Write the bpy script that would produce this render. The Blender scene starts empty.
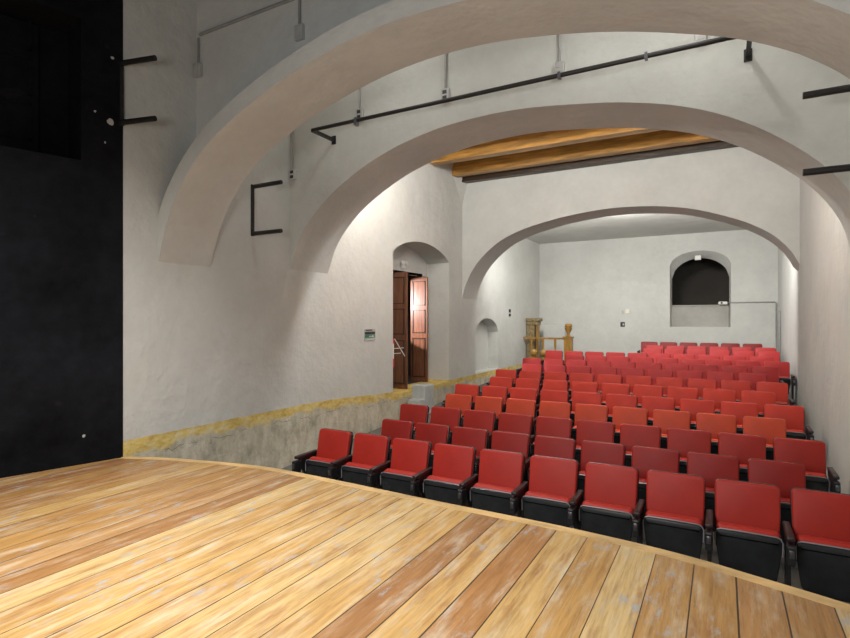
import bpy, bmesh, math, random
from mathutils import Vector, Matrix
PI = math.pi
H = 1.5                      # eye height above the stage boards; shapes below are measured from eye level
C = bpy.context.scene.collection
random.seed(4)

# ------------------------------------------------------------------ materials
def new_mat(name, col=(.5, .5, .5), rough=.6, metal=0., spec=.5):
    m = bpy.data.materials.new(name); m.use_nodes = True
    b = m.node_tree.nodes['Principled BSDF']
    b.inputs['Base Color'].default_value = (*col, 1)
    b.inputs['Roughness'].default_value = rough
    b.inputs['Metallic'].default_value = metal
    b.inputs['Specular IOR Level'].default_value = spec
    return m, m.node_tree, b
class G:
    """tiny node-graph helper"""
    def __init__(s, nt): s.nt = nt; s.tc = None
    def n(s, t, **k):
        x = s.nt.nodes.new(t)
        for a, v in k.items(): setattr(x, a, v)
        return x
    def l(s, a, b): s.nt.links.new(a, b)
    def obj(s):
        if not s.tc: s.tc = s.n('ShaderNodeTexCoord')
        return s.tc.outputs['Object']
    def mapped(s, scale=(1, 1, 1), loc=(0, 0, 0)):
        m = s.n('ShaderNodeMapping'); s.l(s.obj(), m.inputs[0])
        m.inputs['Scale'].default_value = scale; m.inputs['Location'].default_value = loc
        return m.outputs[0]
    def noise(s, vec, scale, detail=4, rough=.55):
        t = s.n('ShaderNodeTexNoise'); s.l(vec, t.inputs['Vector'])
        t.inputs['Scale'].default_value = scale; t.inputs['Detail'].default_value = detail
        t.inputs['Roughness'].default_value = rough
        return t.outputs['Fac']
    def math(s, op, a, b=None, c=None):
        m = s.n('ShaderNodeMath', operation=op)
        for i, v in enumerate((a, b, c)):
            if v is None: continue
            if isinstance(v, (int, float)): m.inputs[i].default_value = v
            else: s.l(v, m.inputs[i])
        return m.outputs[0]
    def ramp(s, fac, stops):
        r = s.n('ShaderNodeValToRGB'); s.l(fac, r.inputs[0])
        e = r.color_ramp.elements
        while len(e) < len(stops): e.new(.5)
        for x, (p, c) in zip(e, stops):
            x.position = p; x.color = (*c, 1) if len(c) == 3 else c
        return r.outputs[0]
    def mix(s, fac, a, b, mode='MIX'):
        m = s.n('ShaderNodeMix', data_type='RGBA', blend_type=mode)
        for i, v in ((0, fac), (6, a), (7, b)):
            if isinstance(v, (int, float)): m.inputs[i].default_value = v
            elif isinstance(v, tuple): m.inputs[i].default_value = (*v, 1)
            else: s.l(v, m.inputs[i])
        return m.outputs[2]
    def bump(s, b, h, strength=.3, dist=.02):
        x = s.n('ShaderNodeBump'); s.l(h, x.inputs['Height'])
        x.inputs['Strength'].default_value = strength; x.inputs['Distance'].default_value = dist
        s.l(x.outputs[0], b.inputs['Normal'])
    def grid(s, lo, hi, v):
        m = s.n('ShaderNodeMapRange', interpolation_type='SMOOTHSTEP')
        s.l(v, m.inputs[0]); m.inputs[1].default_value = lo; m.inputs[2].default_value = hi
        return m.outputs[0]
WHITE = (.59, .592, .56)
def plaster(name, col=WHITE, var=.07, bump=.35, spots=None, rough=.85, spec=.25):
    m, nt, b = new_mat(name, col, rough, 0, spec); g = G(nt)
    v = g.mapped()
    n1 = g.noise(v, 1.1, 5); n2 = g.noise(v, 9, 6)
    dk = tuple(c * (1 - var * 1.6) for c in col); lt = tuple(min(1, c * (1 + var)) for c in col)
    c1 = g.ramp(n1, [(.3, dk), (.7, lt)])
    c2 = g.mix(.25, c1, g.ramp(n2, [(.3, dk), (.65, lt)]))
    if spots:
        n3 = g.noise(v, 5, 2, .4); f = g.grid(.73, .75, n3)
        c2 = g.mix(f, c2, spots)
    g.l(c2, b.inputs['Base Color'])
    h = g.math('ADD', g.math('MULTIPLY', g.noise(v, 2.6, 3), 1.6), g.math('MULTIPLY', g.noise(v, 22, 5), .25))
    g.bump(b, h, bump, .045)
    return m
M_PL = plaster('white_plaster')
M_PLR = plaster('white_plaster_right', (.60, .603, .575), .06)
M_BLK = plaster('black_paint', (.0085, .009, .0115), .5, .3, (.012, .012, .014), .9, .12)

def wall_band(name):
    # painted wall with the worn yellow dado stripe and the bare rough plaster below it
    m, nt, b = new_mat(name, WHITE, .85, 0, .25); g = G(nt); v = g.mapped()
    sep = g.n('ShaderNodeSeparateXYZ'); g.l(g.obj(), sep.inputs[0]); Y, Z = sep.outputs[1], sep.outputs[2]
    n1 = g.noise(v, 1.1, 5); n2 = g.noise(v, 9, 6)
    dk = tuple(c * .9 for c in WHITE); lt = tuple(c * 1.07 for c in WHITE)
    paint = g.mix(.25, g.ramp(n1, [(.3, dk), (.7, lt)]), g.ramp(n2, [(.3, dk), (.65, lt)]))
    rg = g.ramp(g.noise(g.mapped((1, 1.3, 1)), 3.2, 8, .7), [(.25, (.30, .275, .22)), (.4, (.50, .465, .37)), (.52, (.62, .58, .47)), (.72, (.72, .69, .59))])
    drip = g.ramp(g.noise(g.mapped((1, 3, 1)), 2.0, 6, .7), [(.35, (.72, .7, .64)), (.6, (1, 1, 1))])
    rg = g.mix(.75, rg, g.mix(1., rg, drip, 'MULTIPLY'))
    yel = g.ramp(g.noise(g.mapped((1, 1, 2)), 5, 8, .7), [(.28, (.34, .24, .10)), (.42, (.60, .42, .12)), (.54, (.70, .55, .19)), (.68, (.70, .64, .45))])
    # height of the painted edge: it sinks a little towards the back
    top = g.math('ADD', g.math('MULTIPLY', g.grid(6.3, 9.6, Y), -.13), -1.33)
    dz = g.math('SUBTRACT', Z, top)
    dzn = g.math('ADD', dz, g.math('MULTIPLY', g.math('SUBTRACT', g.noise(v, 7, 5), .5), .03))
    below = g.math('LESS_THAN', dzn, 0)
    lown = g.math('ADD', dz, g.math('MULTIPLY', g.math('SUBTRACT', g.noise(g.mapped((1, 1, 1.5)), 2.2, 8, .7), .5), .42))
    rough_f = g.grid(-.10, -.17, lown)
    base = g.mix(rough_f, yel, rg)
    # a thin crack line under the stripe
    lk = g.math('ABSOLUTE', g.math('ADD', g.math('ADD', dz, .2), g.math('MULTIPLY', g.math('SUBTRACT', g.noise(g.mapped((1, 1, .2)), 1.6, 6, .6), .5), .42)))
    lk = g.math('MULTIPLY', g.grid(.008, .002, lk), g.grid(.46, .56, g.noise(v, 4, 3)))
    base = g.mix(g.math('MULTIPLY', lk, .6), base, (.12, .11, .09))
    g.l(g.mix(below, paint, base), b.inputs['Base Color'])
    h = g.math('ADD', g.math('MULTIPLY', g.noise(v, 2.6, 3), 1.6), g.math('MULTIPLY', g.noise(v, 22, 5), .3))
    h = g.math('ADD', h, g.math('MULTIPLY', below, g.math('MULTIPLY', g.noise(v, 12, 6), .7)))
    g.bump(b, h, .4, .045)
    return m
M_LW = wall_band('left_wall_plaster')

def add_chips(m, pts):
    nt = m.node_tree; g = G(nt); b = nt.nodes['Principled BSDF']; src = b.inputs['Base Color'].links[0].from_socket
    wob = g.math('MULTIPLY', g.math('SUBTRACT', g.noise(g.mapped(), 30, 3), .5), .03); f = None
    for q, r in pts:
        d = g.n('ShaderNodeVectorMath', operation='DISTANCE'); g.l(g.obj(), d.inputs[0]); d.inputs[1].default_value = q
        t = g.math('LESS_THAN', g.math('ADD', d.outputs['Value'], wob), r); f = t if f is None else g.math('MAXIMUM', f, t)
    g.l(g.mix(f, src, (.42, .40, .38)), b.inputs['Base Color'])
add_chips(M_BLK, [((-5.72, 3.37, 2.11), .034), ((-5.80, 3.05, 2.15), .012), ((-5.76, 3.23, 2.18), .013), ((-5.72, 3.39, 2.80), .014), ((-5.73, 3.32, 1.88), .010), ((-5.78, 3.13, -1.21), .016)])
def wood_planks():
    m, nt, b = new_mat('stage_planks', (.5, .35, .18), .36, 0, .5); g = G(nt)
    sep = g.n('ShaderNodeSeparateXYZ'); g.l(g.obj(), sep.inputs[0]); X, Y = sep.outputs[0], sep.outputs[1]
    W = .2195
    u = g.math('ADD', g.math('DIVIDE', g.math('ADD', X, .588 + 40 * W), W), 0)
    pid = g.math('FLOOR', u); fr = g.math('FRACT', u)
    wn = g.n('ShaderNodeTexWhiteNoise', noise_dimensions='1D'); g.l(pid, wn.inputs['W'])
    r1 = wn.outputs['Value']
    seg = g.math('FLOOR', g.math('ADD', g.math('DIVIDE', Y, 3.6), g.math('MULTIPLY', r1, 7)))
    segf = g.math('FRACT', g.math('ADD', g.math('DIVIDE', Y, 3.6), g.math('MULTIPLY', r1, 7)))
    wn2 = g.n('ShaderNodeTexWhiteNoise', noise_dimensions='2D')
    cb = g.n('ShaderNodeCombineXYZ'); g.l(pid, cb.inputs[0]); g.l(cb.outputs[0], wn2.inputs['Vector'])
    base = g.ramp(wn2.outputs['Value'], [(0., (.24, .105, .04)), (.2, (.36, .185, .06)), (.45, (.44, .25, .08)), (.75, (.50, .315, .115)), (1., (.55, .385, .17))])
    base = g.mix(g.math('MULTIPLY', g.math('GREATER_THAN', r1, .7), .6), base, (.34, .15, .055))
    # grain runs along Y and differs per board
    off = g.n('ShaderNodeCombineXYZ'); g.l(g.math('MULTIPLY', pid, 3.7), off.inputs[0]); g.l(g.math('MULTIPLY', pid, 9.1), off.inputs[1])
    va = g.n('ShaderNodeVectorMath', operation='ADD'); g.l(g.obj(), va.inputs[0]); g.l(off.outputs[0], va.inputs[1])
    mp = g.n('ShaderNodeMapping'); g.l(va.outputs[0], mp.inputs[0]); mp.inputs['Scale'].default_value = (26, 1.3, 1)
    gr = g.noise(mp.outputs[0], 1.2, 6, .65)
    c = g.mix(.8, base, g.mix(1., base, g.ramp(gr, [(.25, (.5, .42, .34)), (.48, (.92, .9, .86)), (.7, (1.15, 1.15, 1.13))]), 'MULTIPLY'))
    mpf = g.n('ShaderNodeMapping'); g.l(va.outputs[0], mpf.inputs[0]); mpf.inputs['Scale'].default_value = (60, 2.2, 1)
    c = g.mix(.55, c, g.mix(1., c, g.ramp(g.noise(mpf.outputs[0], 1.5, 5, .7), [(.3, (.45, .4, .36)), (.5, (1, 1, 1))]), 'MULTIPLY'))
    mp2 = g.n('ShaderNodeMapping'); g.l(va.outputs[0], mp2.inputs[0]); mp2.inputs['Scale'].default_value = (7, 1.1, 1)
    wear = g.noise(mp2.outputs[0], 1.6, 8, .68)
    c = g.mix(g.math('MULTIPLY', g.grid(.46, .78, wear), .8), c, (.58, .49, .35))                    # scuffed, pale
    mp3 = g.n('ShaderNodeMapping'); g.l(va.outputs[0], mp3.inputs[0]); mp3.inputs['Scale'].default_value = (6.5, .9, 1); mp3.inputs['Location'].default_value = (7, 3, 0)
    st = g.noise(mp3.outputs[0], 2.1, 7, .65)
    c = g.mix(g.math('MULTIPLY', g.grid(.48, .74, st), .75), c, (.25, .10, .03))              # reddish stain
    mp4 = g.n('ShaderNodeMapping'); g.l(va.outputs[0], mp4.inputs[0]); mp4.inputs['Scale'].default_value = (14, 5, 1)
    gs = g.math('MULTIPLY', g.grid(.52, .66, g.noise(mp4.outputs[0], 1.3, 8, .7)), g.grid(.44, .6, g.noise(g.mapped((1.6, .9, 1)), 1.4, 4)))
    c = g.mix(g.math('MULTIPLY', gs, .9), c, (.33, .33, .32))                 # grey paint scuffs
    edge = g.math('MINIMUM', fr, g.math('SUBTRACT', 1, fr))
    gw = g.math('ADD', .009, g.math('MULTIPLY', r1, .016))
    gap = g.math('LESS_THAN', edge, gw)
    c = g.mix(gap, c, (.05, .03, .015))
    g.l(c, b.inputs['Base Color'])
    g.l(g.math('ADD', .34, g.math('MULTIPLY', wear, .28)), b.inputs['Roughness'])
    g.bump(b, g.math('ADD', g.math('MULTIPLY', gr, .12), g.math('MULTIPLY', gap, -1)), .5, .008)
    return m
M_DECK = wood_planks()
def wood(name, col, scale=(18, 1.5, 18), rough=.45, var=.35):
    m, nt, b = new_mat(name, col, rough); g = G(nt)
    n = g.noise(g.mapped(scale), 1.5, 6, .6)
    g.l(g.ramp(n, [(.3, tuple(c * (1 - var) for c in col)), (.7, tuple(min(1, c * (1 + var)) for c in col))]), b.inputs['Base Color'])
    g.bump(b, n, .2, .01)
    return m
M_EDGE = wood('edge_board_wood', (.58, .38, .16), (1.5, 3, 18))
M_BEAM = wood('beam_wood', (.36, .18, .04), (1.2, 14, 14), .35, .5)
M_BEAM_SHADE = wood('shaded_beam_wood', (.035, .018, .008), (1.2, 14, 14), .4, .5)
M_CEILB = wood('ceiling_board_wood', (.42, .22, .05), (14, 1.2, 14), .35)
M_DOOR = wood('brown_door_wood', (.17, .072, .038), (14, 14, 1.5), .32)
M_DOORD = wood('dark_door_moulding', (.045, .02, .013), (14, 14, 1.5), .4)
M_GOLD = wood('varnished_balustrade_wood', (.31, .165, .035), (9, 9, 2), .3)
M_PILLAR = wood('mottled_pillar_wood', (.22, .16, .075), (12, 12, 9), .5, .6)

def fabric(name, col):
    m, nt, b = new_mat(name, col, .5, 0, .35); g = G(nt)
    n = g.noise(g.mapped(), 60, 3); n2 = g.noise(g.mapped(), 4, 3)
    g.l(g.ramp(n2, [(.3, tuple(c * .9 for c in col)), (.7, tuple(c * 1.1 for c in col))]), b.inputs['Base Color'])
    g.bump(b, n, .15, .003)
    b.inputs['Sheen Weight'].default_value = .04
    return m
REDS = {'red': fabric('red_upholstery', (.38, .020, .011)),
        'deep': fabric('deep_red_upholstery', (.32, .014, .008)),
        'orange': fabric('orange_red_upholstery', (.55, .065, .026)),
        'brick': fabric('brick_red_upholstery', (.48, .036, .020)),
        'rose': fabric('rose_red_upholstery', (.43, .027, .027)),
        'dark': fabric('dark_red_upholstery', (.22, .012, .012))}
def noisy(name, col, rough, metal=0, var=.2, spec=.5):
    m, nt, b = new_mat(name, col, rough, metal, spec); g = G(nt)
    g.l(g.ramp(g.noise(g.mapped(), 8, 3), [(.3, tuple(c * (1 - var) for c in col)), (.7, tuple(c * (1 + var) for c in col))]), b.inputs['Base Color'])
    return m
M_SHELL = noisy('black_plastic_shell', (.02, .022, .024), .24)
M_ARM = noisy('dark_armrest', (.03, .018, .018), .38)
M_STAND = noisy('black_seat_stand', (.012, .012, .013), .45)
M_CHROME = noisy('dull_steel', (.22, .23, .25), .3, .9, .1)
M_RIM = noisy('grey_seat_rim', (.30, .28, .29), .3, .3, .1)
M_PIPE = noisy('black_pipe', (.013, .012, .012), .45)
M_COND = noisy('grey_conduit', (.34, .335, .325), .45, .3, .1)
M_BOX = noisy('junction_box_grey', (.46, .45, .43), .5, .1, .1)
M_BOXD = noisy('dark_socket', (.03, .03, .03), .5)
M_WHT = noisy('white_plastic', (.75, .74, .70), .4, 0, .05)
M_CREAM = noisy('cream_plastic', (.78, .75, .62), .4, 0, .05)
M_RED = noisy('red_paint', (.55, .03, .03), .4)
M_GREEN = noisy('green_sign', (.02, .20, .12), .4)
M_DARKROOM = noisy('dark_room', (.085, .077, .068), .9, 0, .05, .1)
M_PANEL = plaster('grey_panel', (.40, .385, .355), .12, .2)
M_STEP = noisy('pale_grey_step', (.50, .53, .53), .5, 0, .12)
M_FLOOR = plaster('grey_floor', (.15, .145, .135), .2, .3)
M_LENS, _nt, _b = new_mat('lamp_lens', (.9, .88, .8), .2)

# ------------------------------------------------------------------ objects
def link(name, bm, mat, parent=None, loc=None, smooth=None, recalc=True):
    if recalc: bmesh.ops.recalc_face_normals(bm, faces=bm.faces[:])
    me = bpy.data.meshes.new(name); bm.to_mesh(me); bm.free()
    for mt in (mat if isinstance(mat, (list, tuple)) else [mat]): me.materials.append(mt)
    if smooth:
        me.polygons.foreach_set('use_smooth', [True] * len(me.polygons))
        try: me.set_sharp_from_angle(angle=math.radians(smooth))
        except Exception: pass
    o = bpy.data.objects.new(name, me); C.objects.link(o)
    if parent: o.parent = parent
    if loc is not None: o.location = loc
    return o
def struct(name, bm, mat, parent=None, **k):
    o = link(name, bm, mat, parent, None if parent else (0, 0, H), **k)
    if not parent: o['kind'] = 'structure'
    return o
def thing(name, label, cat, loc=(0, 0, 0), group=None):
    o = bpy.data.objects.new(name, None); C.objects.link(o)
    o.empty_display_size = .1; o.location = (loc[0], loc[1], loc[2] + H)
    return tag(o, label, cat, group)
def tag(o, label, cat, group=None):
    o['label'] = label; o['category'] = cat
    if group: o['group'] = group
    return o
def quad(bm, *p):
    return bm.faces.new([bm.verts.new(q) for q in p])
def box(bm, x0, x1, y0, y1, z0, z1, bev=0):
    r = bmesh.ops.create_cube(bm, size=1)
    for v in r['verts']:
        v.co = ((x0 + x1) / 2 + v.co.x * (x1 - x0), (y0 + y1) / 2 + v.co.y * (y1 - y0), (z0 + z1) / 2 + v.co.z * (z1 - z0))
    if bev:
        es = list({e for v in r['verts'] for e in v.link_edges})
        bmesh.ops.bevel(bm, geom=es, offset=bev, segments=2, affect='EDGES', profile=.5)
    return bm
def B(*a, **k):
    return box(bmesh.new(), *a, **k)
def tube(bm, pts, r, seg=8):
    pts = [Vector(p) for p in pts]; rings = []
    for i, p in enumerate(pts):
        d = (pts[min(i + 1, len(pts) - 1)] - pts[max(i - 1, 0)]).normalized()
        up = Vector((0, 0, 1)) if abs(d.z) < .95 else Vector((1, 0, 0))
        a = d.cross(up).normalized(); b2 = d.cross(a)
        rings.append([bm.verts.new(p + (a * math.cos(2 * PI * k / seg) + b2 * math.sin(2 * PI * k / seg)) * r) for k in range(seg)])
    for A, Bq in zip(rings, rings[1:]):
        for k in range(seg): bm.faces.new([A[k], A[(k + 1) % seg], Bq[(k + 1) % seg], Bq[k]])
    bm.faces.new(rings[0]); bm.faces.new(rings[-1][::-1])
    return bm
def lathe(bm, prof, cx=0, cy=0, seg=16):
    rings = [[bm.verts.new((cx + r * math.cos(2 * PI * k / seg), cy + r * math.sin(2 * PI * k / seg), z)) for k in range(seg)] for r, z in prof]
    for A, Bq in zip(rings, rings[1:]):
        for k in range(seg): bm.faces.new([A[k], A[(k + 1) % seg], Bq[(k + 1) % seg], Bq[k]])
    bm.faces.new(rings[0]); bm.faces.new(rings[-1][::-1])
    return bm
def rrect(w0, w1, z0, z1, rb, rt, n=5):
    """rounded trapezoid outline, w0 half width at the bottom, w1 at the top"""
    o = []
    for cx, cz, r, a0 in ((w0 - rb, z0 + rb, rb, -PI / 2), (w1 - rt, z1 - rt, rt, 0), (-w1 + rt, z1 - rt, rt, PI / 2), (-w0 + rb, z0 + rb, rb, PI)):
        for i in range(n + 1):
            a = a0 + PI / 2 * i / n; o.append((cx + r * math.cos(a), cz + r * math.sin(a)))
    return o
def slab(outline, y0, y1, bev, seg=2):
    """outline in the XZ plane extruded from y0 (front) to y1"""
    bm = bmesh.new()
    f = bm.faces.new([bm.verts.new((x, y0, z)) for x, z in outline])
    r = bmesh.ops.extrude_face_region(bm, geom=[f])
    for v in r['geom']:
        if isinstance(v, bmesh.types.BMVert): v.co.y = y1
    if bev:
        es = [e for e in bm.edges if abs(e.verts[0].co.y - e.verts[1].co.y) < 1e-6]
        bmesh.ops.bevel(bm, geom=es, offset=bev, segments=seg, affect='EDGES', profile=.5)
    return bm
def tilt(bm, ang, piv):
    bmesh.ops.transform(bm, matrix=Matrix.Translation(piv) @ Matrix.Rotation(ang, 4, 'X') @ Matrix.Translation(-Vector(piv)), verts=bm.verts[:])
    return bm
def spline(pts, n=4):
    out = []
    P = [Vector(p) for p in pts]
    for i in range(len(P) - 1):
        a, b, c, d = P[max(i - 1, 0)], P[i], P[i + 1], P[min(i + 2, len(P) - 1)]
        for k in range(n):
            t = k / n
            out.append(.5 * ((2 * b) + (c - a) * t + (2 * a - 5 * b + 4 * c - d) * t * t + (3 * b - a - 3 * c + d) * t ** 3))
    out.append(P[-1]); return out
def interp(tab, x):
    if x <= tab[0][0]: return tab[0][1]
    for (a, u), (b, v) in zip(tab, tab[1:]):
        if x <= b: return u + (v - u) * (x - a) / (b - a)
    return tab[-1][1]

# ------------------------------------------------------------------ dimensions
WL, YF = -5.7, 18.7
RW = [(3.2, 1.083), (5.32, 1.13), (12.2, 1.275), (13.15, 1.35), (YF, 1.43)]       # right wall, slightly out of line
FL = [(3.2, -2.22), (5.9, -2.215), (6.9, -2.16), (7.9, -2.107), (8.8, -2.052), (9.8, -1.997), (10.8, -1.947), (11.7, -1.88), (12.6, -1.812),
      (13.5, -1.769), (14.4, -1.723), (15.7, -1.661), (16.5, -1.604), (17.4, -1.55), (YF, -1.5)]
EDGE = [(-5.69, 3.49), (-5.3, 3.66), (-4.82, 3.79), (-4.34, 3.90), (-3.86, 3.95), (-3.07, 3.93), (-2.09, 3.88), (-1.49, 3.865), (-1.0, 3.845),
        (-.48, 3.795), (-.12, 3.73), (.12, 3.66), (.58, 3.52), (1.075, 3.33)]
BS = math.tan(math.radians(14.4))
def bwx(y): return -5.69 - BS * (3.49 - y)             # black side wall of the stage

# ------------------------------------------------------------------ room shell
bm = bmesh.new()
ys = [y for y, z in FL]
for (y0, z0), (y1, z1) in zip(FL, FL[1:]):
    quad(bm, (-6.0, y0, z0), (1.6, y0, z0), (1.6, y1, z1), (-6.0, y1, z1))
bmesh.ops.remove_doubles(bm, verts=bm.verts[:], dist=1e-4)
struct('floor', bm, M_FLOOR, recalc=False)

def wall_open(P, a0, a1, z0, z1, openings, acuts=()):
    """wall surface with arched recesses; P(a, z, depth) -> point. openings: (a0, a1, sill, top(a), depth, back, splay)"""
    bm = bmesh.new(); cuts = {a0, a1, *acuts}
    for o in openings:
        for i in range(21): cuts.add(round(o[0] + (o[1] - o[0]) * i / 20, 4))
    cuts = sorted(cuts)
    for u, v in zip(cuts, cuts[1:]):
        mid = (u + v) / 2; op = next((o for o in openings if o[0] < mid < o[1]), None)
        if not op:
            quad(bm, P(u, z0, 0), P(v, z0, 0), P(v, z1, 0), P(u, z1, 0)); continue
        A0, A1, sl, top, D, back, sp, *tin = op; tin = tin[0] if tin else top
        def Q(a, z, d):                      # squeeze towards the middle with depth
            c = (A0 + A1) / 2; return P(c + (a - c) * (1 - sp * d / D), (z if z > sl + .001 else sl) , d)
        quad(bm, P(u, z0, 0), P(v, z0, 0), P(v, sl, 0), P(u, sl, 0))
        quad(bm, P(u, top(u), 0), P(v, top(v), 0), P(v, z1, 0), P(u, z1, 0))
        quad(bm, P(u, top(u), 0), P(v, top(v), 0), Q(v, tin(v), D), Q(u, tin(u), D))
        quad(bm, P(u, sl, 0), P(v, sl, 0), Q(v, sl, D), Q(u, sl, D))
        if back: 
            bt = back
            for (b0, b1) in bt(Q(u, 0, D), Q(v, 0, D), sl, top(u), top(v)):
                quad(bm, *b0) if b1 is None else None
        if u == round(A0, 4): quad(bm, P(u, sl, 0), P(u, top(u), 0), Q(u, tin(u), D), Q(u, sl, D))
        if v == round(A1, 4): quad(bm, P(v, sl, 0), P(v, top(v), 0), Q(v, tin(v), D), Q(v, sl, D))
    bmesh.ops.remove_doubles(bm, verts=bm.verts[:], dist=1e-4)
    return bm
def seg_arch(a0, a1, zs, rise, ex=1.):
    c, w = (a0 + a1) / 2, (a1 - a0) / 2
    return lambda a: zs + rise * max(0., 1 - abs((a - c) / w) ** 2) ** ex

DO = (8.96, 11.45); NI = (13.02, 14.65)
dtop = seg_arch(*DO, 1.34, .33, .8); ntop = seg_arch(*NI, -.38, .40, .55)
DX = -6.30                                              # back of the door recess
DA, DB, DT = 9.62, 11.16, 1.02                          # the doorway in that back wall
def full_back(qu, qv, sl, tu, tv):
    return [(((qu[0], qu[1], sl), (qv[0], qv[1], sl), (qv[0], qv[1], tv), (qu[0], qu[1], tu)), None)]
def door_back(qu, qv, sl, tu, tv):
    m = (qu[1] + qv[1]) / 2
    b = DT if DA < m < DB else sl
    return [(((qu[0], qu[1], b), (qv[0], qv[1], b), (qv[0], qv[1], tv), (qu[0], qu[1], tu)), None)]
bm = wall_open(lambda a, z, d: (WL - d, a, z), 3.49, YF, -2.6, 4.6,
               [(DO[0], DO[1], -1.5, dtop, .6, door_back, 0), (NI[0], NI[1], -1.45, ntop, .32, full_back, 0)])
struct('wall_left', bm, M_LW)

bm = bmesh.new()
for (y0, x0), (y1, x1) in zip(RW, RW[1:]):
    quad(bm, (x0, y0, -2.6), (x1, y1, -2.6), (x1, y1, 4.6), (x0, y0, 4.6))
bmesh.ops.remove_doubles(bm, verts=bm.verts[:], dist=1e-4)
struct('wall_right', bm, M_PLR)

WO = (-1.455, .235)
wtop = seg_arch(*WO, 1.70, .43, .55)
wtin = seg_arch(*WO, 1.30, .63, .55)
bm = wall_open(lambda a, z, d: (a, YF + d, z), WL, 1.43, -2.0, 4.6, [(*WO, -.25, wtop, .38, None, .045, wtin)])
struct('wall_back', bm, M_PL)
# dark projection room behind the arched opening
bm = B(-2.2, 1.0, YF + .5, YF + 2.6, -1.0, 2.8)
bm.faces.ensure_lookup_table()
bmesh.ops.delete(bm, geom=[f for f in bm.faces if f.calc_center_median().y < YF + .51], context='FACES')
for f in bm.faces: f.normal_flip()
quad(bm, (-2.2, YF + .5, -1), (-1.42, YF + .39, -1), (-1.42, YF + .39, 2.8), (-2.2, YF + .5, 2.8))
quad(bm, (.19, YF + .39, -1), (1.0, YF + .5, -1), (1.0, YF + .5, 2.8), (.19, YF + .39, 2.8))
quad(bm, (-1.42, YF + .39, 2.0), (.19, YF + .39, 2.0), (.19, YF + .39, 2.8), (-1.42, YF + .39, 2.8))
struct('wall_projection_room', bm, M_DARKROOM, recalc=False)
w1 = struct('window_1', B(-1.42, .185, YF + .33, YF + .37, -.25, .41), M_PANEL)
link('window_sill', B(-1.43, .19, YF + .29, YF + .38, .41, .445, bev=.008), M_PANEL, w1)

WBR, WBZ, WBT = -.395, 1.64, 3.11
# black stage side wall with a recessed, black-painted shuttered window
dirv = Vector((BS, 1, 0)).normalized(); nrm = Vector((dirv.y, -dirv.x, 0))
org = Vector((-5.69, 3.49, 0))
def PB(a, z, d):
    p = org + dirv * a - nrm * d; return (p.x, p.y, z)
def black_back(qu, qv, sl, tu, tv): return full_back(qu, qv, sl, tu, tv)
WB = (-2.6, WBR)
def wbtop(a): return WBT
bm = wall_open(PB, -6.5, 0, -1.55, 4.6, [(*WB, WBZ, wbtop, .5, full_back, 0)])
struct('wall_stage_left', bm, M_BLK)
w2 = bpy.data.objects.new('window_2', None); C.objects.link(w2); w2['kind'] = 'structure'; w2.location = (0, 0, H)
def bbox_w(bm, a0, a1, z0, z1, d0, d1):
    vs = [bm.verts.new(PB(a, z, d)) for a in (a0, a1) for z in (z0, z1) for d in (d0, d1)]
    for q in ((0, 1, 3, 2), (4, 5, 7, 6), (0, 1, 5, 4), (2, 3, 7, 6), (0, 2, 6, 4), (1, 3, 7, 5)): bm.faces.new([vs[i] for i in q])
    return bm
for a0, a1 in ((-2.05, -1.45), (-1.42, WBR - .28)):
    s = link('window_shutter', bbox_w(bmesh.new(), a0, a1, WBZ + .03, WBT - .03, .44, .48), M_BLK, w2)
    fb = bmesh.new()
    for z0, z1 in ((1.85, 2.25), (2.32, 2.72), (2.79, 3.27)):
        for q in ((a0 + .06, a0 + .09, z0, z1), (a1 - .09, a1 - .06, z0, z1), (a0 + .06, a1 - .06, z0, z0 + .03), (a0 + .06, a1 - .06, z1 - .03, z1)):
            bbox_w(fb, q[0], q[1], q[2], q[3], .425, .445)
    link('panel_moulding', fb, M_BLK, s)

# ceilings
struct('ceiling', B(-6.0, 1.7, 4.64, 6.07, 4.2, 4.3), M_PL)
bm = bmesh.new()
box(bm, -6.0, 1.7, 6.96, 12.25, 3.78, 3.9)
struct('ceiling_boards', bm, M_CEILB).name = 'ceiling_boarded'
struct('ceiling_back', B(-6.0, 1.7, 13.1, YF, 2.68, 2.78), M_PL)
struct('ceiling_stage', B(-8.0, 3, -3, 4.45, 4.5, 4.6), M_BLK)
for i, y in enumerate((7.05, 8.15, 9.3, 10.45, 11.60)):
    o = link('ceiling_beam', B(-5.7, 1.6, y, y + .24, 3.46, 3.78, bev=.012), M_BEAM, None, (0, 0, H))
    o['kind'] = 'structure'; o.name = 'trim_%d' % (i + 1)
o = struct('trim_8', B(-5.7, 1.6, 12.0, 12.198, 3.385, 3.78, bev=.01), M_BEAM_SHADE)  # added beam; its dark colour stands in for the shaded gap here
# plastered fillet in the left corner under the last beam
bm = bmesh.new()
a, b_, c_, d_ = (-5.7, 12.2, 2.85), (-5.7, 11.42, 3.78), (-5.48, 12.2, 3.78), (-5.7, 12.2, 3.78)
quad(bm, a, b_, c_); quad(bm, a, b_, d_); quad(bm, b_, c_, d_); quad(bm, a, c_, d_)
o = struct('trim_6', bm, M_PL)

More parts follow.
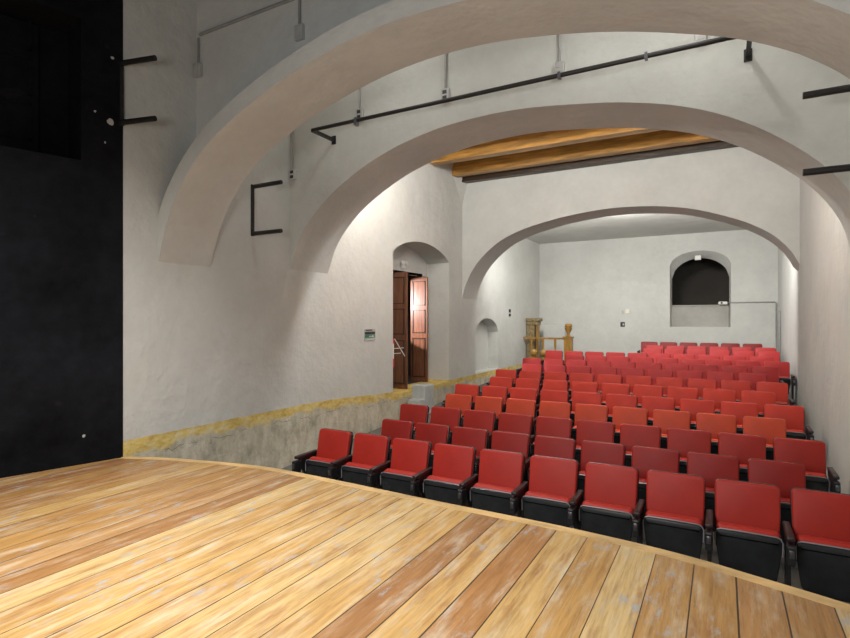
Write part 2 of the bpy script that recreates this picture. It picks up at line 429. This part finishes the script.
# ------------------------------------------------------------------ arches
A1 = [(-5.7, .66), (-5.58, 1.02), (-5.40, 1.36), (-5.09, 1.71), (-4.70, 1.98), (-4.1, 2.24), (-3.5, 2.42), (-2.95, 2.53), (-2.4, 2.575), (-1.85, 2.56),
      (-1.38, 2.50), (-.88, 2.405), (-.45, 2.29), (0., 2.14), (.3, 2.0), (.54, 1.85), (.77, 1.65), (.98, 1.36), (1.10, 1.0)]
A2 = [(-5.7, .75), (-5.53, 1.17), (-5.27, 1.5), (-4.92, 1.79), (-4.43, 2.07), (-3.9, 2.28), (-3.25, 2.43), (-2.6, 2.485), (-2.0, 2.475), (-1.35, 2.40),
      (-.87, 2.32), (-.33, 2.17), (.16, 1.94), (.6, 1.62), (.9, 1.31), (1.08, 1.0), (1.16, .7)]
A3 = [(-5.7, .51), (-5.6, .88), (-5.3, 1.38), (-4.8, 1.82), (-4.25, 2.08), (-3.6, 2.25), (-3.0, 2.35), (-2.24, 2.42), (-1.5, 2.40), (-.9, 2.33),
      (-.4, 2.21), (.2, 1.99), (.58, 1.80), (.91, 1.56), (1.15, 1.27), (1.285, 1.0)]
def arch_wall(name, prof, y0, y1, top):
    p = spline([(x, z, 0) for x, z in prof], 4); bm = bmesh.new()
    rx = interp(RW, y1) + .05
    p = [Vector((rx, prof[-1][1] - .1, 0)) if i == len(p) - 1 else q for i, q in enumerate(p)]
    rings = [[bm.verts.new((q.x, y, z)) for q in p for z in (q.y, top)] for y in (y0, y1)]
    n = len(p)
    for i in range(n - 1):
        for r in rings: bm.faces.new([r[2 * i], r[2 * i + 2], r[2 * i + 3], r[2 * i + 1]])
        bm.faces.new([rings[0][2 * i], rings[0][2 * i + 2], rings[1][2 * i + 2], rings[1][2 * i]])
        bm.faces.new([rings[0][2 * i + 1], rings[0][2 * i + 3], rings[1][2 * i + 3], rings[1][2 * i + 1]])
    for i in (0, n - 1): bm.faces.new([rings[0][2 * i], rings[1][2 * i], rings[1][2 * i + 1], rings[0][2 * i + 1]])
    return struct(name, bm, M_PL, smooth=35)
arch_wall('wall_arch_middle', A2, 6.07, 6.96, 4.6)
arch_wall('wall_arch_back', A3, 12.2, 13.1, 4.6)
# front arch: a rib that stands forward of the wall it carries
p = spline([(x, z, 0) for x, z in A1], 4)
ring = []
for i, q in enumerate(p):
    d = (p[min(i + 1, len(p) - 1)] - p[max(i - 1, 0)]).normalized(); nn = Vector((-d.y, d.x, 0))
    ring.append((q, q + nn * .185))
ring[0] = (p[0], Vector((-5.7, 1.17, 0)))
bm = bmesh.new(); vs = []
for q, e in ring:
    e = Vector((max(e.x, -5.7), e.y, 0))
    vs.append([bm.verts.new((q.x, 3.91, q.y)), bm.verts.new((q.x, 4.64, q.y)), bm.verts.new((e.x, 4.64, e.y)), bm.verts.new((e.x, 3.91, e.y))])
for a, b_ in zip(vs, vs[1:]):
    for k in range(4): bm.faces.new([a[k], a[(k + 1) % 4], b_[(k + 1) % 4], b_[k]])
bm.faces.new(vs[0]); bm.faces.new(vs[-1])
struct('trim_7', bm, M_PL, smooth=35)
ap = [(x, z + .1) for x, z in A1[1:]]
arch_wall('wall_arch_front', [(-5.7, 1.0)] + ap, 4.43, 4.62, 4.6)

# ------------------------------------------------------------------ stage
st = thing('stage', 'raised stage of worn honey-coloured planks with a curved front edge', 'stage', (0, 0, -2.2))
ed = [(q.x, q.y) for q in spline([(x, y, 0) for x, y in EDGE], 4)]
xs = sorted({bwx(-2.5), -6.9, -6.6, -6.3, -6.0, *[x for x, y in ed]})
bm = bmesh.new()
def front(x): return interp(ed, x) if x >= -5.69 else 3.49 + (x + 5.69) / BS
TH = .7
for u, v in zip(xs, xs[1:]):
    quad(bm, (u, -2.5, TH), (v, -2.5, TH), (v, front(v) - .05, TH), (u, front(u) - .05, TH))
bmesh.ops.remove_doubles(bm, verts=bm.verts[:], dist=1e-4)
r = bmesh.ops.extrude_face_region(bm, geom=bm.faces[:])
bmesh.ops.translate(bm, verts=[v for v in r['geom'] if isinstance(v, bmesh.types.BMVert)], vec=(0, 0, -.045))
link('deck', bm, M_DECK, st)
def strip(name, y_in, y_out, z0, z1, mat, bev=0):
    bm = bmesh.new(); rows = []
    for i, (x, y) in enumerate(ed):
        a, b2 = ed[max(i - 1, 0)], ed[min(i + 1, len(ed) - 1)]
        t = Vector((b2[0] - a[0], b2[1] - a[1], 0)).normalized(); n = Vector((-t.y, t.x, 0))
        def P(o, z): return bm.verts.new((min(max(x + n.x * o, -5.685), 1.075), y + n.y * o, z))
        rows.append([P(y_in, z0), P(y_out, z0), P(y_out, z1), P(y_in, z1)])
    for A, Bq in zip(rows, rows[1:]):
        for k in range(4): bm.faces.new([A[k], A[(k + 1) % 4], Bq[(k + 1) % 4], Bq[k]])
    bm.faces.new(rows[0]); bm.faces.new(rows[-1])
    if bev:
        bmesh.ops.recalc_face_normals(bm, faces=bm.faces[:])
    return link(name, bm, mat, st)
strip('edge_board', -.075, -.012, TH - .05, TH + .004, M_EDGE)
strip('edge_nosing', -.010, .022, TH - .05, TH + .001, M_EDGE)
strip('fascia', -.04, -.01, 0, TH - .05, M_EDGE)

# ------------------------------------------------------------------ theatre seats
PITCH, BW = .536, .470
def chair_meshes(mat):
    g = {}
    hw = BW / 2
    back_c = tilt(slab(rrect(hw - .010, hw - .003, .36, .847, .03, .042), -.075, -.012, .016, 3), math.radians(-12), (0, 0, .85))
    back_s = tilt(slab(rrect(hw - .006, hw + .001, .30, .852, .03, .046), -.034, .012, .008, 2), math.radians(-12), (0, 0, .85))
    # folded seat pan: black shell to the front, cushion behind, nearly upright
    sh = slab(rrect(.195, .232, .14, .535, .075, .035), -.335, -.295, .012, 2)
    f = max((f for f in sh.faces), key=lambda f: -f.calc_center_median().y * 10 + f.calc_area())
    r = bmesh.ops.inset_region(sh, faces=[f], thickness=.035, depth=-.012)
    sh = tilt(sh, math.radians(6), (0, -.31, .53))
    cu = tilt(slab(rrect(.185, .222, .17, .553, .07, .04), -.300, -.205, .03, 3), math.radians(6), (0, -.31, .53))
    rim = tube(bmesh.new(), [(-.226, -.326, .40), (-.229, -.328, .50), (-.214, -.330, .530), (-.19, -.330, .540), (0, -.332, .543), (.19, -.330, .540), (.214, -.330, .530), (.229, -.328, .50), (.226, -.326, .40)], .0055, 6)
    def me(n, bm, m, s=40):
        o = link(n, bm, m, None, None, s); C.objects.unlink(o); return o
    out = [me('backrest_shell', back_s, M_SHELL), me('backrest_cushion', back_c, mat),
           me('seat_shell', sh, M_SHELL), me('seat_cushion', cu, mat), me('seat_rim', rim, M_RIM)]
    return out
def side_parts(sx):
    x = sx * PITCH / 2
    def me(n, bm, m, s=40):
        o = link(n, bm, m, None, None, s); C.objects.unlink(o); return o
    arm = B(x - .026, x + .026, -.455, -.085, .568, .603, bev=.010)
    for v in arm.verts:
        if v.co.y < -.40: v.co.z -= .006
    ol = [(-.40, .57), (-.40, .47), (-.33, .40), (-.29, .30), (-.28, .04), (-.37, .02), (-.37, -.02), (-.06, -.02), (-.06, .02), (-.15, .04), (-.14, .36), (-.05, .52), (-.05, .57)]
    b = bmesh.new(); fc = b.faces.new([b.verts.new((x - .015, y, z)) for y, z in ol])
    r = bmesh.ops.extrude_face_region(b, geom=[fc])
    for v in r['geom']:
        if isinstance(v, bmesh.types.BMVert): v.co.x = x + .015
    box(b, x - .027, x + .027, -.495, -.385, .40, .545, bev=.012)
    hg = bmesh.new()
    box(hg, x - .016, x + .016, -.505, -.49, .46, .52, bev=.006)
    return [me('armrest', arm, M_ARM), me('seat_stand', b, M_STAND, None), me('hinge_bracket', hg, M_CHROME)]
proto = {k: chair_meshes(m) for k, m in REDS.items()}
SR, SL = side_parts(1), side_parts(-1)
names_row = ['front row', 'second row', 'third row', 'fourth row', 'fifth row', 'sixth row', 'seventh row', 'eighth row', 'ninth row', 'tenth row',
             'eleventh row', 'twelfth row', 'thirteenth row', 'last row']
ORD = ['leftmost', 'second', 'third', 'fourth', 'fifth', 'sixth', 'seventh', 'eighth', 'ninth', 'rightmost']
# left edge of the first back, depth of the back top, number of seats, height of the back top, upholstery
ROWS = [(-4.345, 5.21, 10, -1.355, 'red'), (-4.07, 6.19, 9, -1.372, 'deep'), (-4.33, 7.09, 10, -1.309, 'red'), (-4.055, 8.09, 9, -1.257, 'orange'),
        (-4.31, 8.98, 10, -1.202, 'brick'), (-4.03, 9.98, 9, -1.147, 'brick'), (-4.31, 11.0, 10, -1.097, 'brick'), (-4.02, 11.9, 9, -1.03, 'rose'),
        (-4.30, 12.77, 10, -.965, 'rose'), (-3.50, 13.74, 9, -.919, 'rose'), (-4.27, 14.63, 10, -.873, 'rose'), (-1.90, 15.85, 6, -.809, 'rose'),
        (-1.92, 16.66, 6, -.756, 'rose'), (-2.17, 17.57, 6, -.697, 'dark')]
tone = {'red': 'bright red', 'deep': 'deep red', 'orange': 'orange-red', 'brick': 'brick red', 'rose': 'rose red', 'dark': 'dark red'}
for r, (x0, y0, n, zt, kind) in enumerate(ROWS):
    fz = interp(FL, y0 - .2)
    sc = (zt - fz) / .853
    for i in range(n):
        cx = x0 + BW / 2 + i * PITCH
        where = 'leftmost' if i == 0 else 'rightmost' if i == n - 1 else ORD[i] + ' from the left'
        lab = '%s folding theatre seat, %s in the %s%s' % (tone[kind], where, names_row[r], ' by the back wall' if r == 13 else ' nearest the stage' if r == 0 else ' from the stage')
        if r == 13: lab = lab.replace('folding theatre ', '')
        t = thing('theatre_seat', lab, 'seat', (cx, y0, fz), 'folding theatre seats in the %s' % names_row[r])
        t.scale = (1, 1, sc)
        for o in proto[kind] + SR + (SL if i == 0 else []):
            c = o.copy(); c.parent = t; C.objects.link(c)

# ------------------------------------------------------------------ door, recess fittings
d1 = bpy.data.objects.new('door_1', None); C.objects.link(d1); d1['kind'] = 'structure'; d1.location = (0, 0, H)
def leaf(x0, x1, y, nm='door_leaf', flip=1):
    """a leaf standing open at right angles to the wall, panels facing the hall"""
    l = link(nm, B(x0, x1, y, y + .045, -1.49, 1.0, bev=.004), M_DOOR, d1)
    b = bmesh.new()
    for z0, z1 in ((-1.38, -.45), (-.33, .22), (.32, .90)):
        w = .055
        box(b, x0 + w, x0 + w + .022, y - .014, y + .002, z0, z1); box(b, x1 - w - .022, x1 - w, y - .014, y + .002, z0, z1)
        box(b, x0 + w, x1 - w, y - .014, y + .002, z0, z0 + .022); box(b, x0 + w, x1 - w, y - .014, y + .002, z1 - .022, z1)
    link('panel_moulding', b, M_DOORD, l)
leaf(-6.30, -5.85, 9.74)
leaf(-6.56, -6.10, 11.10)
bm = bmesh.new()
box(bm, DX - .07, DX, DA - .06, DA, -1.5, DT + .06); box(bm, DX - .07, DX, DB, DB + .06, -1.5, DT + .06); box(bm, DX - .07, DX, DA, DB, DT, DT + .06)
link('door_frame', bm, M_DOOR, d1)
# lobby behind the door
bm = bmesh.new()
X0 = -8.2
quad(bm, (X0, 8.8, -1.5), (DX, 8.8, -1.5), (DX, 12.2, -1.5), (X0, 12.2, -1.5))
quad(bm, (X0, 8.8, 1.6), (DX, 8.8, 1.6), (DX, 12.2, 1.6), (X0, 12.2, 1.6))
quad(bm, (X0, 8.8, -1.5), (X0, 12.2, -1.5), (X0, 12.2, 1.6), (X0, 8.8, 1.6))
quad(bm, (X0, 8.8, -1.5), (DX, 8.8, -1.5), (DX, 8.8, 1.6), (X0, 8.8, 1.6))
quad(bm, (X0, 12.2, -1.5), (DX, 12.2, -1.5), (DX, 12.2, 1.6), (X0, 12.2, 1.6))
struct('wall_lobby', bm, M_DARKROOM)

t = thing('emergency_light', 'small white twin-head emergency light above the brown doors', 'lamp', (DX, 10.28, 1.16))
link('housing', B(.0, .05, -.09, .09, -.01, .06, bev=.01), M_WHT, t)
for s in (-1, 1):
    b = bmesh.new(); bmesh.ops.create_uvsphere(b, u_segments=12, v_segments=8, radius=.055)
    bmesh.ops.translate(b, verts=b.verts[:], vec=(.06, s * .075, .09))
    link('lamp_head', b, M_WHT, t, smooth=60)

t = thing('exit_sign', 'small green sign with a white arrow on the left wall', 'sign', (WL, 8.16, -.40))
link('sign_plate', B(.0, .012, -.17, .17, .0, .215, bev=.003), M_BOX, t)
link('header_strip', B(.012, .016, -.15, .06, .185, .205), M_BOXD, t)
link('black_band', B(.012, .018, -.17, .15, .115, .165), M_BOXD, t)
link('green_band', B(.012, .018, -.17, .15, .055, .108), M_GREEN, t)
b = bmesh.new(); quad(b, (.019, -.05, .075), (.019, .06, .075), (.019, .06, .088), (.019, -.05, .088)); quad(b, (.019, .06, .062), (.019, .13, .0815), (.019, .06, .101))
rr = bmesh.ops.extrude_face_region(b, geom=b.faces[:]); bmesh.ops.translate(b, verts=[v for v in rr['geom'] if isinstance(v, bmesh.types.BMVert)], vec=(.002, 0, 0))
link('arrow', b, M_WHT, t)

t = thing('barrier_rod', 'red and white rod with thin white crossbars hanging at the near door jamb', 'rod', (-5.74, 9.02, -.96))
link('red_grip', tube(bmesh.new(), [(0, 0, 0), (0, 0, .17)], .028, 10), M_RED, t)
link('white_shaft', tube(bmesh.new(), [(0, 0, .17), (0, 0, .47)], .022, 10), M_WHT, t)
link('red_tip', tube(bmesh.new(), [(0, 0, .47), (0, 0, .57)], .026, 10), M_RED, t)
link('white_crossbar', tube(bmesh.new(), [(.02, .03, .56), (.06, .36, .20)], .010, 8), M_WHT, t)
link('white_crossbar', tube(bmesh.new(), [(0, 0, .37), (.05, .34, .37)], .007, 8), M_WHT, t)
link('white_crossbar', tube(bmesh.new(), [(0, 0, .27), (.05, .22, .27)], .007, 8), M_WHT, t)

t = thing('step_block', 'pale grey two-tread step block below the brown door on the left wall', 'steps', (WL + .005, 9.7, interp(FL, 9.5)))
fz = interp(FL, 9.5)
link('upper_step', B(0, .31, 0, .40, 0, -1.39 - fz, bev=.01), M_STEP, t)
link('lower_step', B(.04, .31, -.26, -.005, 0, -1.66 - fz, bev=.01), M_STEP, t)

# ------------------------------------------------------------------ wall plates, conduit, pipes
def conduit_box(x, y, z, top, dirx, label, open_=False, group=None, cat='socket'):
    """box fixed to a wall plane with a conduit rising from it; dirx: outward normal"""
    t = thing('junction_box', label, cat, (x, y, z), group)
    nx, ny = dirx
    if nx: bb = B(0, .05 * nx, -.055, .055, -.08, .08, bev=.006)
    else: bb = B(-.055, .055, min(0, .05 * ny), max(0, .05 * ny), -.08, .08, bev=.006)
    link('box', bb, M_BOX, t)
    fc = bmesh.new()
    for zz in (-.035, .035):
        if nx: box(fc, .05 * nx, .056 * nx, -.028, .028, zz - .022, zz + .022)
        else: box(fc, -.028, .028, .056 * ny, .05 * ny, zz - .022, zz + .022)
    link('socket', fc, M_BOXD if open_ else M_BOX, t)
    link('conduit', tube(bmesh.new(), [(.025 * nx, .025 * ny, .08), (.025 * nx, .025 * ny, top - z)], .014, 8), M_COND, t, smooth=60)
    return t
conduit_box(-4.39, 6.07, 2.83, 4.15, (0, -1), 'white socket box above the middle arch, nearest the left end of the black pipe', True)
conduit_box(-3.06, 6.07, 2.83, 4.15, (0, -1), 'white socket box above the middle arch, second from the left', True)
conduit_box(-1.61, 6.07, 2.83, 4.15, (0, -1), 'white socket box above the crown of the middle arch')
conduit_box(-.19, 6.07, 2.86, 4.15, (0, -1), 'white socket box above the black pipe, near its right end')
conduit_box(-5.62, 6.07, 2.16, 4.15, (0, -1), 'white socket box low in the corner by the black wall bracket', True)
conduit_box(-5.64, 4.43, 3.06, 3.46, (0, -1), 'grey socket box in the dark corner above the front arch')
conduit_box(-4.0, 4.43, 3.10, 4.45, (0, -1), 'grey socket box under a long conduit above the front arch')
tag(link('conduit_pipe', tube(bmesh.new(), [(-5.62, 4.411, 3.50), (-4.8, 4.411, 3.50), (-4.03, 4.411, 3.50)], .018, 8), M_COND, None, (0, 0, H), 60),
    'pale conduit running across the dark wall above the front arch', 'conduit')

t = thing('lighting_pipe', 'long black pipe on brackets above the middle arch', 'pipe', (-4.86, 6.07, 2.56))
link('pipe', tube(bmesh.new(), [(0, -.47, 0), (5.10, -.47, 0)], .024, 10), M_PIPE, t, smooth=60)
for x in (0, 5.08):
    link('bracket', B(x - .02, x + .02, -.47, .0, -.022, .022), M_PIPE, t)
    link('mounting_plate', B(x - .035, x + .035, -.014, .0, -.06, .06), M_PIPE, t)
link('clamp', B(.72, .76, -.505, -.44, -.07, .03), M_CHROME, t)
for x in (3.35, 4.2):
    link('clamp', B(x, x + .03, -.50, -.44, -.035, .03), M_CHROME, t)
def c_bracket(x, y, s, z0, z1, label, L=.55, dy=0):
    t = thing('wall_bracket', label, 'bracket', (x, y, z0))
    link('upright', B(min(0, s * .03), max(0, s * .03), -.02, .02, -.03, z1 - z0 + .03), M_PIPE, t)
    for z in (0, z1 - z0):
        link('arm', tube(bmesh.new(), [(s * .03, 0, z), (s * L, dy, z)], .029, 10), M_PIPE, t, smooth=60)
c_bracket(WL, 5.32, 1, 1.18, 1.83, 'black two-armed bracket on the left wall between the arches')
c_bracket(WL + .012, 3.46, 1, 2.12, 2.76, 'black two-armed bracket at the corner of the black wall', .45, .10)
c_bracket(interp(RW, 5.34) - .001, 5.34, -1, 1.20, 1.83, 'black two-armed bracket on the right wall')

# small fittings at the back
t = thing('wall_plate', 'small black double switch on the left wall past the niche', 'switch', (WL, 15.6, .08))
link('switch', B(0, .03, -.06, .06, 0, .08, bev=.005), M_BOXD, t); link('switch', B(0, .03, -.06, .06, .12, .22, bev=.005), M_BOXD, t)
tag(link('wall_box', B(-.06, .06, -.05, 0, -.07, .07, bev=.008), M_CREAM, None, (-2.73, YF, .25 + H)), 'small cream box on the back wall above the seats', 'box')
tag(link('wall_plate', B(-.03, .03, -.02, 0, -.06, .06, bev=.005), M_BOX, None, (-2.88, YF, .22 + H)), 'small grey plate just left of the cream box on the back wall', 'plate')
t = thing('wall_socket', 'small dark socket on the back wall below the cream box', 'socket', (-2.88, YF, -.18))
link('plate', B(-.07, .07, -.02, 0, -.08, .08, bev=.005), M_BOXD, t); link('socket_face', B(-.0, .05, -.028, -.02, -.03, .03), M_BOX, t)
tag(link('emergency_lamp', B(-.09, .09, -.14, -.02, -.07, .07, bev=.012), M_WHT, None, (-.66, YF + .22, 1.92 + H)), 'white box lamp under the arch of the back window', 'lamp')
t = thing('projector', 'small white projector on the sill of the arched back window', 'projector', (.07, YF + .29, .447))
link('body', B(-.17, .08, -.14, .06, 0, .09, bev=.025), M_WHT, t); link('lens', tube(bmesh.new(), [(-.08, -.135, .05), (-.08, -.155, .05)], .03, 12), M_BOXD, t)
tag(link('conduit_pipe', tube(bmesh.new(), [(.172, YF + .14, .50), (.22, YF - .03, .50), (1.36, YF - .03, .50), (1.385, YF - .03, .46), (1.385, YF - .03, -1.46)], .018, 8), M_COND, None, (0, 0, H), 60),
    'thin conduit from the back window to the right corner and down', 'conduit')
tag(link('cable_duct', B(1.352, 1.408, 17.6, 17.78, -1.45, .22, bev=.008), M_COND, None, (0, 0, H)), 'tall narrow grey duct on the right wall by the back corner', 'duct')

# ------------------------------------------------------------------ balustrade and pillar, back left
fz = interp(FL, 17.0)
t = thing('balustrade', 'varnished wooden balustrade with a ball-topped newel, back left', 'balustrade', (-4.23, 16.93, fz))
zr = -.62 - fz
link('handrail', B(-1.46, -.09, -.05, .05, zr - .03, zr + .03, bev=.012), M_GOLD, t)
link('bottom_rail', B(-1.46, -.09, -.04, .04, .06, .12, bev=.006), M_GOLD, t)
nw = bmesh.new(); box(nw, -.12, .12, -.12, .12, 0, zr + .02, bev=.01); box(nw, -.15, .15, -.15, .15, zr + .02, zr + .07, bev=.012)
nl = link('newel_post', nw, M_GOLD, t)
link('ball_finial', lathe(bmesh.new(), [(.05, zr + .07), (.08, zr + .085), (.04, zr + .12), (.05, zr + .17), (.085, zr + .25), (.115, zr + .31), (.125, zr + .33), (.085, zr + .345), (.115, zr + .38), (.12, zr + .42), (.09, zr + .465), (.02, zr + .48)]), M_GOLD, nl, smooth=50)
for x in (-.42, -.82, -1.2):
    link('baluster', lathe(bmesh.new(), [(.04, .12), (.04, .2), (.028, .24), (.05, .38), (.03, .52), (.025, .62), (.04, .70), (.04, zr - .03)], x, 0, 10), M_GOLD, t, smooth=50)
for x, lb in ((-4.77, 'short varnished newel with a round ball, left one below the balustrade'), (-4.47, 'short varnished newel with a round ball, right one below the balustrade')):
    y = 15.55; f = interp(FL, y); zz = -.98 - f; x = x
    t = thing('newel_post', lb, 'post', (x - .15, y, f))
    link('post', B(-.05, .05, -.05, .05, 0, zz - .14, bev=.008), M_GOLD, t)
    link('ball_finial', lathe(bmesh.new(), [(.04, zz - .14), (.07, zz - .12), (.105, zz - .05), (.10, zz + .02), (.07, zz + .07), (.01, zz + .09)], 0, 0, 12), M_GOLD, t, smooth=60)
fz = interp(FL, 17.5)
t = thing('wooden_pillar', 'square mottled wooden pillar with a flared cap in the back left corner', 'pillar', (-5.47, 17.3, fz))
hh = 0.0 - fz
link('shaft', B(-.2, .06, -.13, .13, 0, hh - .10, bev=.01), M_PILLAR, t)
link('side_post', B(.10, .17, -.10, .12, 0, hh - .10, bev=.01), M_GOLD, t)
b = bmesh.new(); box(b, -.21, .2, -.16, .16, hh - .20, hh - .08, bev=.02); box(b, -.215, .25, -.19, .19, hh - .08, hh + .03, bev=.02)
link('cap', b, M_PILLAR, t)
tag(link('low_partition', B(-5.42, -4.68, 18.2, 18.28, interp(FL, 18.2), -.22, bev=.01), M_PLR, None, (0, 0, H)), 'low pale partition behind the wooden balustrade', 'partition')

# ------------------------------------------------------------------ lights
def lamp(name, typ, loc, power, size=.15, col=(.99, .985, .97), rot=None, **k):
    l = bpy.data.lights.new(name, typ); l.energy = power; l.color = col
    if typ == 'AREA':
        l.shape = 'RECTANGLE'; l.size, l.size_y = size
    else: l.shadow_soft_size = size
    for a, v in k.items(): setattr(l, a, v)
    o = bpy.data.objects.new(name, l); C.objects.link(o); o.location = (loc[0], loc[1], loc[2] + H)
    if rot: o.rotation_euler = rot
    return o
for x, y, z, e in ((-4.4, 7.55, 3.1, 150), (-2.2, 7.2, 3.3, 190), (0., 7.2, 3.2, 130)):
    lamp('hall_lamp', 'POINT', (x, y, z), e, .06)
for x, z, e in ((-4.3, 1.85, 60), (-1.9, 2.25, 95), (.3, 1.75, 48)):
    lamp('back_lamp', 'AREA', (x, 13.3, z), e, (.9, .25), (1, .98, .94), (math.radians(72), 0, 0))
lamp('front_lamp', 'POINT', (-.4, 4.85, 3.75), 34, .05)
lamp('front_lamp', 'POINT', (-3.7, 4.95, 3.75), 15, .08)
lamp('stage_lamp', 'AREA', (-3.1, 1.6, 3.4), 180, (2.2, 1.2), spread=math.radians(112))
lamp('stage_front_lamp', 'AREA', (-1.4, -.5, .5), 95, (1.8, .8), rot=(math.radians(92), 0, math.radians(-14)))
lamp('door_leaf_fill', 'SPOT', (-7.6, 9.9, .45), 600, .04, (1, .88, .88), (math.radians(82), 0, math.radians(-44)), spot_size=math.radians(50), spot_blend=.08)  # added spot, only there to put the pale patch on the far leaf

w = bpy.data.worlds.new('world'); bpy.context.scene.world = w; w.use_nodes = True
bg = w.node_tree.nodes['Background']; bg.inputs[0].default_value = (.95, .975, 1, 1); bg.inputs[1].default_value = .17

# ------------------------------------------------------------------ camera
cd = bpy.data.cameras.new('camera'); cam = bpy.data.objects.new('camera', cd); C.objects.link(cam)
cd.sensor_fit = 'HORIZONTAL'; cd.sensor_width = 36; cd.lens = 535 / 850 * 36; cd.clip_start = .05
cam.location = (0, 0, H); cam.rotation_euler = (PI / 2, 0, math.atan(297 / 535))
sc = bpy.context.scene; sc.camera = cam
sc.view_settings.view_transform = 'Standard'; sc.view_settings.look = 'None'
sc.view_settings.exposure = .13; sc.view_settings.gamma = 1; sc.view_settings.use_curve_mapping = False
